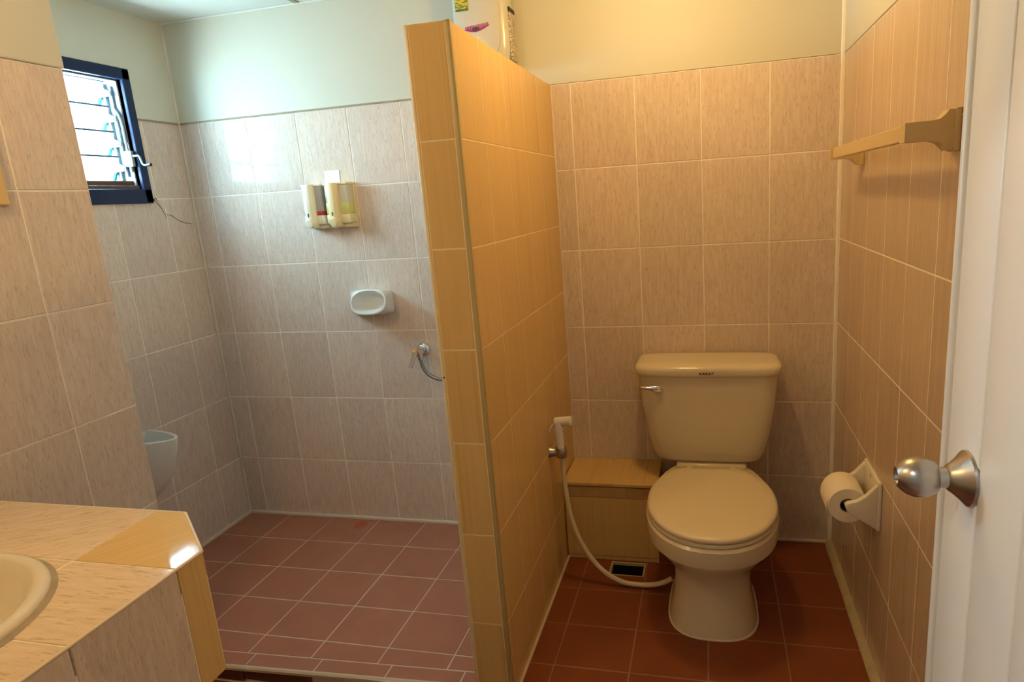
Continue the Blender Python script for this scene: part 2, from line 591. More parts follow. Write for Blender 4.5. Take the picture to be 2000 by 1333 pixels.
def crack(pts, wd, parent):
    V, F = [], []
    for i, p in enumerate(pts):
        k = wd * random.uniform(0.5, 1.2) * (0.4 if i in (0, len(pts) - 1) else 1)
        V += [(XL + 0.0012, p[0], p[1] - k), (XL + 0.0012, p[0], p[1] + k), (XL - 0.004, p[0], p[1] + k), (XL - 0.004, p[0], p[1] - k)]
    for i in range(len(pts) - 1):
        for j in range(4):
            F.append((i * 4 + j, i * 4 + (j + 1) % 4, i * 4 + 4 + (j + 1) % 4, i * 4 + 4 + j))
    mesh_obj('crack', V, F, mat='crack', parent=parent)


crack([(-0.212, 1.472), (-0.196, 1.466), (-0.183, 1.450), (-0.172, 1.436), (-0.163, 1.415), (-0.157, 1.392)], 0.0022, ww)
crack([(-0.158, 1.412), (-0.128, 1.404), (-0.10, 1.385), (-0.070, 1.372), (-0.030, 1.366)], 0.0013, ww)
crack([(-0.212, 1.482), (-0.20, 1.470), (-0.19, 1.478), (-0.182, 1.462)], 0.0016, ww)
crack([(-0.285, 2.168), (-0.25, 2.165), (-0.19, 2.163)], 0.004, ww)
tube_pts = [(XL + 0.004, -0.004, -0.01), (XL + 0.004, -0.004, ZC)]
struct('trim_4', tube(tube_pts, 0.0055, 8), 'joint', 'stained vertical joint in the shower corner by the window', 'joint', smooth=60)
struct('trim_5', bbox(XL - 0.001, XL + 0.012, YS, -0.002, -0.012, 0.002, 0.003), 'caulk', 'pale sealant along the foot of the window wall', 'sealant')
struct('trim_6', bbox(XL, -1.112, -0.012, 0.001, -0.012, 0.002, 0.003), 'caulk', 'pale sealant along the foot of the shower back wall', 'sealant')

# ------------------------------------------------------------------ left wall (nearer, vanity side)
wl = struct('wall_left', box(XL - 0.14, XN - G, -2.3, YS - G, -0.2, ZT), 'grout', 'tiled wall at the left edge behind the vanity counter', 'wall')
c = [-2.19] + [-1.152 - 0.2306 * k for k in (4, 3, 2, 1, 0)] + [YS - 0.0005]
tile_grid(wl, c, [ZE] + ROWS[1:], lambda u, v: (XN, u, v), (0, 1, 0), (0, 0, 1), 'pink')
c = [XN - 0.2306 * 2 - 0.105, XN - 0.2306 * 2, XN - 0.2306, XN - 0.0005]
tile_grid(wl, c, [-0.012] + ROWS[1:], lambda u, v: (u, YS, v), (-1, 0, 0), (0, 0, 1), 'pink')
mesh_obj('plaster', *bbox(XL - 0.14, XN + 0.003, -2.3, YS + 0.003, ZT + 0.001, ZC + 0.01, 0.004), mat='plaster', parent=wl)

# ------------------------------------------------------------------ front wall with the doorway the camera stands in
wf = struct('wall_front', merge(box(XL - 0.14, -0.86, -2.3, -2.2, -0.2, ZC), box(-0.09, 0.12, -2.3, -2.2, -0.2, ZC), box(-0.86, -0.09, -2.3, -2.2, 1.96, ZC)),
            'plaster', 'plastered wall around the entrance doorway', 'wall')

# ------------------------------------------------------------------ ceiling
ce = struct('ceiling', box(XL - 0.14, 0.12, -2.3, 0.12, ZC, ZC + 0.1), 'ceil', 'white ceiling above the shower', 'ceiling')
struct('trim_7', bbox(XL, -0.0, -0.012, 0.0, ZC - 0.007, ZC, 0.002), 'ceil', 'thin white ceiling bead above the shower back wall', 'cornice')
mesh_obj('panel_joint', *bbox(-1.985, -1.965, -1.2, -0.002, ZC - 0.004, ZC + 0.002, 0.001), mat='stain', parent=ce)

# ------------------------------------------------------------------ floors
def fy_border(x):
    return -0.8630 + 0.035 * (x + 1.6)


def fy_edge(x):
    return -0.9180 + 0.040 * (x + 1.6)


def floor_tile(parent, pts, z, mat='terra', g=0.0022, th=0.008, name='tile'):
    cx = sum(p[0] for p in pts) / len(pts)
    cy = sum(p[1] for p in pts) / len(pts)

    def ins(d):
        o = []
        for p in pts:
            dx, dy = p[0] - cx, p[1] - cy
            o.append((p[0] - math.copysign(d, dx), p[1] - math.copysign(d, dy)))
        return o
    dz = random.uniform(-0.0004, 0.0004)
    rings = [[(x, y, z - th) for x, y in ins(g)], [(x, y, z - 0.0012 + dz) for x, y in ins(g)], [(x, y, z + dz) for x, y in ins(g + 0.0012)]]
    V, F = loft(rings, False, True)
    return mesh_obj(name, V, F, mat, parent)


fs = struct('floor_shower', box(XL, -1.106, -0.925, 0.0, -0.12, -0.01 - 0.0012), 'grout_f', 'raised terracotta tiled floor of the shower', 'floor')
xs = [XL, -2.395, -2.1656, -1.9300, -1.7030, -1.4730, -1.2430, -1.112]
ys = [0.0, -0.2070, -0.4090, -0.6030, -0.7870]
for i in range(len(xs) - 1):
    for j in range(len(ys) - 1):
        floor_tile(fs, [(xs[i], ys[j + 1]), (xs[i + 1], ys[j + 1]), (xs[i + 1], ys[j]), (xs[i], ys[j])], -0.01, 'terra_lightened')
    floor_tile(fs, [(xs[i], fy_border(xs[i])), (xs[i + 1], fy_border(xs[i + 1])), (xs[i + 1], ys[-1]), (xs[i], ys[-1])], -0.01, 'terra_lightened')
pts = [(-1.995 + math.cos(k * math.pi / 10) * 0.030 * (1 + 0.2 * math.sin(3.1 * k)), -0.060 + math.sin(k * math.pi / 10) * 0.034 * (1 + 0.15 * math.cos(2.3 * k))) for k in range(20)]
mesh_obj('stain', *poly_prism(pts, 'z', -0.0102, -0.0094), mat='red_stain', parent=fs)
bx = [XL, -2.376, -2.137, -1.898, -1.660, -1.421, -1.182, -1.112]
for i in range(len(bx) - 1):
    if bx[i + 1] <= XN:
        pass
    floor_tile(fs, [(bx[i], fy_edge(bx[i])), (bx[i + 1], fy_edge(bx[i + 1])), (bx[i + 1], fy_border(bx[i + 1])), (bx[i], fy_border(bx[i]))], -0.01, 'terra_lightened')
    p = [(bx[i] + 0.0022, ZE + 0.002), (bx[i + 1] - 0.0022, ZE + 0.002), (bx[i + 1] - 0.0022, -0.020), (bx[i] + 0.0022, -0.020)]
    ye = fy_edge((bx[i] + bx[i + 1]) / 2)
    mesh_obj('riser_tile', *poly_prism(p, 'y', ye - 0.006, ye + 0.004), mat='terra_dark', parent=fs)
rings = []
for x in [XL + 0.002, -2.05, -1.7, -1.5, -1.3, -1.115]:
    y = fy_edge(x)
    h = 0.011 if x < -1.4 else 0.008
    rings.append([(x, y + 0.001, -0.0088), (x, y - 0.006, -0.0085), (x, y - 0.011, -0.013), (x, y - 0.011, -0.010 - h), (x, y + 0.001, -0.010 - h)])
struct('trim_8', loft(rings), 'nosing', 'cream nosing strip along the shower step', 'trim', smooth=40)

ft = struct('floor_toilet', box(-1.004, 0.06, -0.935, 0.0, -0.14, -0.0008), 'grout_t', 'terracotta tiled floor under the toilet', 'floor')
xs = [-1.0, -0.9175, -0.690, -0.4630, -0.2350, -0.002]
ys = [0.0, -0.2170, -0.4110, -0.6060, -0.7950, -0.93]
drain_tile = None
for i in range(len(xs) - 1):
    for j in range(len(ys) - 1):
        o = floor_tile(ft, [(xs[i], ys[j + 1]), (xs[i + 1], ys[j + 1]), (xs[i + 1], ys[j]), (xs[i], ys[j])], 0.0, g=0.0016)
        if i == 1 and j == 1:
            drain_tile = o
cut(drain_tile, box(-0.820, -0.698, -0.315, -0.236, -0.1, 0.05))
cut(ft, box(-0.820, -0.698, -0.315, -0.236, -0.1, 0.05))
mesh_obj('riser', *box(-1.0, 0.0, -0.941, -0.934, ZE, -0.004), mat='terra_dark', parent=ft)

fe = struct('floor_entry', box(XN - 0.2, 0.06, -2.3, -0.9, -0.2, ZE - 0.0012), 'grout_f', 'lower terracotta tiled floor in front of the shower step', 'floor')
xs = [XN] + [-1.915 + 0.2297 * k for k in range(9)]
xs[-1] = 0.0
ys = [-2.19] + [-0.930 - 0.2 * k for k in (6, 5, 4, 3, 2, 1)] + [-0.944]
for i in range(len(xs) - 1):
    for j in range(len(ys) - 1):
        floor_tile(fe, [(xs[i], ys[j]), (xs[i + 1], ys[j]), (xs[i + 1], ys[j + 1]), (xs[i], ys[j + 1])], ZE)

# ------------------------------------------------------------------ partition
PX0, PX1, PYF = -1.112, -1.0, -0.937
G2 = 0.0006
pw = struct('wall_partition', box(PX0 + G, PX1 - G2, PYF + G2, 0.0, ZE, ZT - G), 'grout_y', 'yellow tiled partition wall between the shower and the toilet', 'partition')
pz = [ZE, 0.0, 0.2330, 0.5050, 0.7660, 1.0170, 1.2690, 1.5235, ZT]
py = [0.0, -0.203, -0.385, -0.570, -0.755, PYF]
tile_grid(pw, sorted(py), pz[1:], lambda u, v: (PX1, u, v), (0, 1, 0), (0, 0, 1), 'yellow', gap=0.0022, lip=0.0001, wob=0.0006)
tile_grid(pw, [-v for v in py], pz[1:], lambda u, v: (PX0, -u, v), (0, -1, 0), (0, 0, 1), 'pink', gap=0.0028)


tile_grid(pw, [PX0 + 0.009, PX1 - 0.0130], pz, lambda u, v: (u, PYF, v), (1, 0, 0), (0, 0, 1), 'yellow', gap=0.003)
tile_grid(pw, [PX0 + 0.002, PX1 - 0.002], sorted(py), lambda u, v: (u, v, ZT + 0.002), (1, 0, 0), (0, 1, 0), 'yellow', gap=0.003)
for (x0, x1, mt) in ((PX1 - 0.0125, PX1 + 0.0005, 'trim_o'), (PX0 - 0.0005, PX0 + 0.0085, 'trim_c')):
    r = min(0.005, (x1 - x0) * 0.45)
    mesh_obj('corner_trim', *bbox(x0, x1, PYF - 0.0012, PYF + 0.010, ZE, ZT + 0.0035, 0.0025, 3), mat=mt, parent=pw, smooth=50)
mesh_obj('sealant', *bbox(PX1, PX1 + 0.009, PYF, -0.002, -0.001, 0.007, 0.002), mat='nosing', parent=pw)
mesh_obj('sealant', *bbox(PX1 - 0.002, PX1 + 0.004, -0.005, 0.001, 0.0, ZT, 0.0015), mat='caulk', parent=pw)
mesh_obj('chip', *lathe((-1.1065, PYF - 0.0008, 0.945), (0, -1, 0), [(0, 0.003), (0.0006, 0.002)], 8), mat='crack', parent=pw)

# ------------------------------------------------------------------ window
win = empty('window_1', (XL, (WY0 + WY1) / 2, WZ0), 'small louvred window in a navy frame high on the shower wall', 'window', kind='structure')
FX0, FX1 = XL - 0.02, XL + 0.012
OY0, OY1, OZ0, OZ1 = -0.770, -0.213, 1.457, 1.961
mesh_obj('frame_rail', *bbox(FX0, FX1, OY0, OY1, WZ1, OZ1, 0.003), mat='navy', parent=win)
mesh_obj('frame_rail', *bbox(FX0, FX1, OY0, OY1, OZ0, WZ0, 0.003), mat='navy', parent=win)
mesh_obj('frame_stile', *bbox(FX0, FX1, WY1, OY1, OZ0 + 0.002, OZ1 - 0.002, 0.003), mat='navy', parent=win)
mesh_obj('frame_stile', *bbox(FX0, FX1, OY0, WY0, OZ0 + 0.002, OZ1 - 0.002, 0.003), mat='navy', parent=win)
for nm, b_ in (('jamb', (XL - 0.135, XL - 0.018, WY1 - 0.004, WY1 + 0.01, WZ0, WZ1)), ('jamb', (XL - 0.135, XL - 0.018, WY0 - 0.01, WY0 + 0.004, WZ0, WZ1)),
               ('head', (XL - 0.135, XL - 0.018, WY0, WY1, WZ1 - 0.004, WZ1 + 0.01))):
    mesh_obj(nm, *box(*b_), mat='pale_paint', parent=win)
mesh_obj('sill', *bbox(XL - 0.135, XL - 0.004, WY0, WY1, WZ0 - 0.004, WZ0 + 0.014, 0.003), mat='sillwood', parent=win)
mesh_obj('sill', *bbox(XL - 0.135, XL - 0.028, WY0, WY1, WZ0 + 0.014, WZ0 + 0.034, 0.003), mat='sillwood', parent=win)
SX = XL - 0.078
tl = math.radians(28)
sl_z = [1.592 + 0.0925 * k for k in range(4)]
for z in sl_z:
    V, F = bbox(-0.0025, 0.0025, WY0 + 0.012, WY1 - 0.024, -0.052, 0.052, 0.001, 1)
    V = [(SX + v[0] * math.cos(tl) + v[2] * math.sin(tl), v[1], z + v[2] * math.cos(tl) - v[0] * math.sin(tl)) for v in V]
    sl = mesh_obj('slat', V, F, mat='glass', parent=win)
    for s_ in (-0.0525, 0.0525):
        mesh_obj('slat_rim', *tube([(SX + s_ * math.sin(tl), WY0 + 0.012, z + s_ * math.cos(tl)), (SX + s_ * math.sin(tl), WY1 - 0.024, z + s_ * math.cos(tl))], 0.0042, 6), mat='rimglass', parent=sl)
    e0 = [(SX + s * math.sin(tl), WY1 - 0.0235, z + s * math.cos(tl)) for s in (-0.05, -0.012)]
    mesh_obj('slat_edge', *tube(e0, 0.0085, 6), mat='glass_edge', parent=sl)
JY = WY1 - 0.004
mesh_obj('channel', *bbox(SX - 0.006, SX + 0.012, JY - 0.012, JY, WZ0 + 0.036, WZ1 - 0.01, 0.002), mat='alu', parent=win)
mesh_obj('link_bar', *bbox(SX + 0.030, SX + 0.040, JY - 0.010, JY - 0.002, WZ0 + 0.05, WZ1 - 0.02, 0.0015), mat='alu', parent=win)
for z in sl_z:
    V, F = poly_prism([(-0.016, 0.022), (0.006, 0.026), (0.044, 0.006), (0.044, -0.008), (0.0, -0.010), (-0.024, -0.028), (-0.030, -0.014)], 'y', JY - 0.018, JY - 0.011)
    V = [(SX + v[0], v[1], z + v[2]) for v in V]
    clip = mesh_obj('clip', V, F, mat='alu', parent=win)
    mesh_obj('rivet', *lathe((SX + 0.034, JY - 0.0175, z), (0, -1, 0), [(0, 0.004), (0.002, 0.003)], 10), mat='dark', parent=clip)
p = catmull([(SX + 0.036, JY - 0.008, 1.815), (SX + 0.052, JY - 0.008, 1.792), (SX + 0.060, JY - 0.008, 1.755), (SX + 0.060, JY - 0.008, 1.69)], 6)
mesh_obj('drive_rod', *tube(p, 0.006, 8), mat='alu', parent=win, smooth=50)
mesh_obj('drive_pin', *tube([(SX + 0.060, JY - 0.008, 1.69), (SX + 0.060, JY - 0.008, 1.655)], 0.0045, 8), mat='alu', parent=win)
gb = mesh_obj('gear_box', *bbox(SX + 0.042, SX + 0.078, JY - 0.014, JY, 1.598, 1.658, 0.003), mat='alu', parent=win)
for (dx, dz) in ((0.049, 1.607), (0.060, 1.607), (0.071, 1.607), (0.049, 1.648), (0.060, 1.648), (0.071, 1.648), (0.06, 1.628)):
    mesh_obj('hole', *lathe((SX + dx, JY - 0.0138, dz), (0, -1, 0), [(0, 0.0032), (0.0008, 0.0028)], 8), mat='dark', parent=gb)
mesh_obj('gear_tail', *tube([(SX + 0.060, JY - 0.007, 1.60), (SX + 0.060, JY - 0.007, 1.578)], 0.006, 8), mat='alu', parent=win)
cr = mesh_obj('crank', *tube([(SX + 0.078, JY - 0.007, 1.638), (XL + 0.024, JY - 0.007, 1.638), (XL + 0.030, JY - 0.007, 1.634), (XL + 0.036, JY - 0.005, 1.606), (XL + 0.042, JY - 0.004, 1.601), (XL + 0.052, JY - 0.003, 1.601)], 0.0042, 8), mat='alu', parent=win, smooth=50)
mesh_obj('crank_knob', *lathe((XL + 0.050, JY - 0.003, 1.601), (1, 0, 0), [(0, 0.005), (0.010, 0.007), (0.022, 0.006), (0.024, 0.003)], 10), mat='dark', parent=cr, smooth=50)

# ------------------------------------------------------------------ door (open, against the right) and its knob
DX, DY0 = -0.13, -1.462
dr = empty('door_1', (DX + 0.018, -2.19, ZE), 'white grooved door standing open at the right edge with a steel knob', 'door', kind='structure')
DZ1 = 1.95
mesh_obj('leaf', *box(DX + 0.003, DX + 0.033, -2.185, DY0 - 0.004, ZE + 0.008, DZ1), mat='groove', parent=dr)
mesh_obj('edge_strip', *bbox(DX - 0.003, DX + 0.036, DY0 - 0.017, DY0, ZE + 0.008, DZ1, 0.006, 3), mat='door', parent=dr, smooth=50)
yy = DY0 - 0.0235
for wdt in [0.103, 0.113, 0.113, 0.113, 0.113, 0.113, 0.031]:
    mesh_obj('plank', *bbox(DX - 0.001, DX + 0.035, yy - wdt + 0.0018, yy - 0.0018, ZE + 0.008, DZ1, 0.0022, 2), mat='door', parent=dr, smooth=50)
    yy -= wdt
KY, KZ = -1.5607, 1.0012
ax = (-1, 0, 0)
rose = mesh_obj('rose', *lathe((DX, KY, KZ), ax, [(-0.002, 0.0345), (0.002, 0.0355), (0.005, 0.0345), (0.012, 0.0265), (0.020, 0.0190), (0.024, 0.0165), (0.026, 0.0135)], 40), mat='steel', parent=dr, smooth=30)
kn = mesh_obj('knob', *lathe((DX, KY, KZ), ax, [(0.020, 0.0128), (0.036, 0.0128), (0.0375, 0.0185), (0.041, 0.0212), (0.048, 0.0242), (0.056, 0.0257), (0.064, 0.0252), (0.072, 0.0222), (0.079, 0.0168), (0.0835, 0.0115), (0.0825, 0.0092), (0.077, 0.0075)], 40), mat='steel', parent=dr, smooth=30)
mesh_obj('keyhole', *lathe((DX, KY, KZ), ax, [(0.0775, 0.0068), (0.0785, 0.0060)], 20), mat='dark', parent=kn)

# ------------------------------------------------------------------ room behind the camera (seen only in reflections)
struct('wall_bedroom', merge(box(-3.2, 2.4, -5.4, -5.3, -0.1, 2.6),
                             box(-3.3, -3.2, -5.4, -2.3, -0.1, 2.6), box(2.4, 2.5, -5.4, -2.3, -0.1, 2.6), box(0.12, 2.5, -2.3, -2.2, -0.1, 2.6), box(-3.3, XL - 0.14, -2.3, -2.2, -0.1, 2.6), box(-3.3, 2.5, -2.3, -2.2, ZC + 0.09, 2.6)),
       'bedroom', 'white walls of the bedroom outside the doorway', 'wall')
struct('floor_bedroom', box(-3.3, 2.5, -5.4, -2.3, -0.2, ZE), 'bedfloor', 'brown floor of the bedroom outside the doorway', 'floor')
struct('ceiling_bedroom', box(-3.3, 2.5, -5.4, -2.2, 2.6, 2.7), 'bedroom', 'white ceiling of the bedroom outside the doorway', 'ceiling')

# ------------------------------------------------------------------ ceiling lamp (out of frame, lights the toilet side)
def ceiling_lamp(LX, LY, zc, label, bulb):
    lamp = empty('ceiling_lamp', (LX, LY, zc), label, 'lamp')
    mesh_obj('lamp_base', *lathe((LX, LY, zc), (0, 0, -1), [(0, 0.055), (0.012, 0.055), (0.020, 0.030), (0.045, 0.024)], 28), mat='white_plastic', parent=lamp, smooth=40)
    mesh_obj('bulb', *lathe((LX, LY, zc), (0, 0, -1), [(0.044, 0.018), (0.058, 0.026), (0.074, 0.040), (0.092, 0.044), (0.110, 0.038), (0.122, 0.024), (0.127, 0.008)], 24), mat=bulb, parent=lamp, smooth=60)


ceiling_lamp(-0.60, -0.64, ZC, 'warm bulb lamp on the ceiling above the toilet', 'bulb')
ceiling_lamp(-1.74, -1.72, ZC, 'warm bulb lamp on the ceiling in front of the vanity counter', 'bulb2')
ceiling_lamp(-1.55, -3.05, 2.60, 'added unseen white fill bulb outside the doorway that brightens the door', 'door_fill')  # unseen lamp added so its light reaches the door face through the doorway

# ------------------------------------------------------------------ toilet
TX = -0.449
toilet = empty('toilet', (TX, -0.40, 0), 'ivory two-piece toilet with a closed lid against the back wall', 'toilet')
TC = -0.459
prof = [(0.398, 0.150, 0.070, -0.100), (0.402, 0.172, 0.080, -0.104), (0.415, 0.188, 0.088, -0.107), (0.445, 0.203, 0.092, -0.110), (0.52, 0.2195, 0.096, -0.113), (0.62, 0.2335, 0.099, -0.116), (0.70, 0.240, 0.100, -0.117), (0.738, 0.2415, 0.1005, -0.117)]
rings = [sring(TC, cy, z, hx, hy, 5.5, 56) for z, hx, hy, cy in prof]
tank = mesh_obj('tank', *loft(rings), mat='ceramic', parent=toilet, smooth=50)
prof = [(0.734, 0.244, 0.104), (0.738, 0.2515, 0.1100), (0.745, 0.2535, 0.1120), (0.758, 0.2535, 0.1120), (0.764, 0.2525, 0.1105), (0.770, 0.2480, 0.1060), (0.774, 0.238, 0.096), (0.7765, 0.21, 0.070), (0.777, 0.12, 0.04)]
rings = [sring(TC, -0.119, z, hx, hy, 6.0, 56) for z, hx, hy in prof]
lid = mesh_obj('tank_lid', *loft(rings), mat='ceramic', parent=toilet, smooth=50)
# maker's lettering on the lid front
cu = bpy.data.curves.new('lettering', 'FONT')
cu.body = 'KARAT'
cu.size = 0.0125
cu.align_x = 'CENTER'
cu.shear = 0.3
cu.offset = 0.0004
cu.extrude = 0.0004
to = bpy.data.objects.new('tmp', cu)
COL.objects.link(to)
bpy.context.view_layer.update()
tm = bpy.data.meshes.new_from_object(to.evaluated_get(bpy.context.evaluated_depsgraph_get()))
bpy.data.objects.remove(to)
Vv = [((v.co.x * 1.25) - 0.462, -0.2312 - v.co.z, 0.7445 + v.co.y) for v in tm.vertices]
mesh_obj('lettering', Vv, [tuple(p.vertices) for p in tm.polygons], mat='ink', parent=lid)
# flush lever
lv = mesh_obj('flush_lever', *loft([sring_yz(x, -0.2205 - dy, 0.694 + dz, 0.004 + w_, h_, 2.2, 16) for x, dy, dz, w_, h_ in
                                    ((-0.688, 0.010, 0.004, 0.000, 0.0045), (-0.676, 0.011, 0.003, 0.001, 0.0055), (-0.660, 0.010, 0.001, 0.001, 0.0065), (-0.646, 0.007, -0.001, 0.002, 0.0100), (-0.630, 0.005, -0.002, 0.003, 0.0125), (-0.618, 0.004, -0.003, 0.002, 0.0105), (-0.612, 0.003, -0.003, 0.000, 0.005))]),
              mat='chrome', parent=toilet, smooth=60)
# bowl + pedestal, one continuous casting
prof = [  # z, half width, front y, back y, exponent
    (0.000, 0.1400, -0.622, -0.16, 2.6), (0.006, 0.1405, -0.623, -0.16, 2.6), (0.020, 0.1370, -0.619, -0.16, 2.6), (0.060, 0.1290, -0.610, -0.17, 2.6), (0.110, 0.1215, -0.600, -0.18, 2.5),
    (0.160, 0.1200, -0.594, -0.18, 2.4), (0.195, 0.1280, -0.604, -0.18, 2.3), (0.225, 0.1460, -0.630, -0.17, 2.25), (0.255, 0.1660, -0.662, -0.16, 2.2), (0.285, 0.1830, -0.694, -0.14, 2.15),
    (0.308, 0.1925, -0.716, -0.12, 2.15), (0.316, 0.1945, -0.720, -0.11, 2.15), (0.3165, 0.2035, -0.733, -0.11, 2.15), (0.345, 0.2060, -0.741, -0.10, 2.15), (0.372, 0.2060, -0.742, -0.10, 2.15), (0.380, 0.2000, -0.735, -0.10, 2.15)]
rings = []
for z, hx, yf, yb, n in prof:
    cy = -0.47
    rings.append(sring(TX, cy, z, hx, cy - yf, n, 56, hyb=yb - cy))
mesh_obj('bowl', *loft(rings), mat='ceramic', parent=toilet, smooth=35)
mesh_obj('tank_saddle', *bbox(TX - 0.125, TX + 0.125, -0.20, -0.05, 0.36, 0.399, 0.012, 3), mat='ceramic', parent=toilet, smooth=50)


def seat_ring(z, k, dx=0.0):
    """egg outline with a straight back edge"""
    pts = []
    cy, hx, yf, yb = -0.485, 0.2000 * k, 0.2520 * k, 0.228 * k
    for i in range(64):
        a = 2 * math.pi * i / 64
        c_, s_ = math.cos(a), math.sin(a)
        if s_ < 0:
            x, y = math.copysign(abs(c_) ** (2 / 2.1), c_) * hx, -abs(s_) ** (2 / 2.1) * yf
        else:
            x, y = math.copysign(abs(c_) ** (2 / 2.2), c_) * hx, abs(s_) ** (2 / 2.2) * yb * 1.12
            y = min(y, yb)
        pts.append((TX + x, cy + y, z))
    return pts


mesh_obj('seat', *loft([seat_ring(z, k) for z, k in ((0.381, 0.985), (0.384, 1.0), (0.392, 1.0), (0.394, 0.99))]), mat='ceramic_lid', parent=toilet, smooth=50)
mesh_obj('seat_lid', *loft([seat_ring(z, k) for z, k in ((0.396, 0.985), (0.399, 1.0), (0.407, 1.002), (0.412, 0.985), (0.415, 0.95), (0.417, 0.85), (0.418, 0.5), (0.418, 0.1))]), mat='ceramic_lid', parent=toilet, smooth=50)
for s in (-1, 1):
    mesh_obj('hinge', *bbox(TX + s * 0.075 - 0.013, TX + s * 0.075 + 0.013, -0.268, -0.240, 0.378, 0.412, 0.005, 2), mat='ceramic_lid', parent=toilet, smooth=50)
mesh_obj('base_caulk', *loft([sring(TX, -0.47, z, hx, 0.158, 2.6, 48, hyb=0.31) for z, hx in ((0.0005, 0.146), (0.004, 0.1425))]), mat='caulk', parent=toilet)

# ------------------------------------------------------------------ tiled ledge in the corner left of the toilet
lg = empty('tiled_ledge', (-0.83, -0.11, 0), 'low yellow tiled ledge box in the corner left of the toilet', 'ledge')
LY0, LX1, LZ = -0.222, -0.645, 0.312
mesh_obj('core', *box(-0.9975, LX1 - 0.006, LY0 + 0.006, -0.001, 0.001, LZ - 0.008), mat='grout_y', parent=lg)
mesh_obj('cover_slab', *bbox(-0.997, LX1 + 0.004, LY0 - 0.012, -0.001, LZ, LZ + 0.012, 0.0015, 2), mat='yellow', parent=lg)
mesh_obj('cover_joint', *box(-0.9965, LX1 - 0.004, LY0 + 0.002, -0.002, LZ - 0.008, LZ), mat='crack', parent=lg)
for (x0, x1, z0, z1) in ((-0.996, -0.760, 0.262, 0.303), (-0.757, LX1, 0.262, 0.303), (-0.996, LX1, 0.018, 0.259), (-0.996, LX1, 0.001, 0.015)):
    put_tile(lg, ((x0 + x1) / 2, LY0, (z0 + z1) / 2), (1, 0, 0), (0, 0, 1), x1 - x0, z1 - z0, 'yellow')
put_tile(lg, (LX1, LY0 / 2, 0.152), (0, 1, 0), (0, 0, 1), -LY0 - 0.004, 0.300, 'yellow')
lg2 = empty('floor_drain', (-0.759, -0.276, 0), 'open square floor drain hole with a chipped cement rim by the ledge', 'drain')
mesh_obj('pit', *merge(box(-0.820, -0.698, -0.315, -0.236, -0.098, -0.09), box(-0.8205, -0.8185, -0.315, -0.236, -0.098, -0.009), box(-0.6995, -0.6975, -0.315, -0.236, -0.098, -0.009),
                       box(-0.820, -0.698, -0.3155, -0.3135, -0.098, -0.009), box(-0.820, -0.698, -0.2375, -0.2355, -0.098, -0.009)), mat='void', parent=lg2)
rp = [(-0.824, -0.318), (-0.694, -0.319), (-0.694, -0.232), (-0.824, -0.232)]
ri = [(-0.8185, -0.3135), (-0.7005, -0.3140), (-0.7000, -0.2375), (-0.8180, -0.2370)]
V = [(x, y, 0.0025) for x, y in rp] + [(x, y, 0.002) for x, y in ri] + [(x, y, -0.012) for x, y in ri] + [(x, y, -0.0005) for x, y in rp]
F = []
for i in range(4):
    j = (i + 1) % 4
    F += [(i, j, 4 + j, 4 + i), (4 + i, 4 + j, 8 + j, 8 + i), (i, 12 + i, 12 + j, j)]
mesh_obj('rim', V, F, mat='cement', parent=lg2)

# ------------------------------------------------------------------ bidet sprayer, its hose and holder
bh = empty('sprayer_holder', (PX1, -0.372, 0.50), 'dark chrome bracket holding the bidet sprayer on the yellow partition', 'bracket')
mesh_obj('wall_stub', *lathe((PX1 - 0.001, -0.372, 0.505), (1, 0, 0), [(0, 0.019), (0.006, 0.019), (0.010, 0.0165), (0.030, 0.0165)], 20), mat='steel', parent=bh, smooth=40)
V, F = lathe((-0.958, -0.372, 0.488), (0, 0, 1), [(0, 0.0190), (0.003, 0.0205), (0.033, 0.0205), (0.036, 0.0190), (0.036, 0.0145), (0.0, 0.0135)], 24, False, False)
F.append  # keep the ring open
mesh_obj('ring', V, F, mat='steel', parent=bh, smooth=40)
bs = empty('bidet_sprayer', (-0.958, -0.372, 0.50), 'white bidet sprayer with a long curved cream hose beside the toilet', 'sprayer')
mesh_obj('handle', *lathe((-0.958, -0.372, 0.478), (-0.04, 0, 1), [(0, 0.0085), (0.012, 0.0115), (0.030, 0.0130), (0.060, 0.0145), (0.10, 0.0150), (0.140, 0.0150)], 20), mat='white_plastic', parent=bs, smooth=40)
mesh_obj('head', *lathe((-0.978, -0.365, 0.6150), (1, -0.10, 0.10), [(0, 0.010), (0.004, 0.0150), (0.020, 0.0160), (0.052, 0.0165), (0.062, 0.0175), (0.064, 0.0150)], 20), mat='white_plastic', parent=bs, smooth=40)
mesh_obj('trigger', *tube([(-0.976, -0.372, 0.612), (-0.988, -0.376, 0.600), (-0.994, -0.380, 0.583)], 0.0035, 8), mat='white_plastic', parent=bs, smooth=50)
HP = [(-0.956, -0.372, 0.484), (-0.955, -0.372, 0.42), (-0.950, -0.373, 0.34), (-0.936, -0.375, 0.250), (-0.911, -0.378, 0.175), (-0.873, -0.380, 0.105), (-0.825, -0.382, 0.052), (-0.770, -0.384, 0.022), (-0.715, -0.384, 0.013), (-0.66, -0.384, 0.016), (-0.618, -0.382, 0.028), (-0.588, -0.378, 0.044)]
mesh_obj('hose', *tube(catmull(HP, 6), 0.0088, 12), mat='hose', parent=bs, smooth=60)

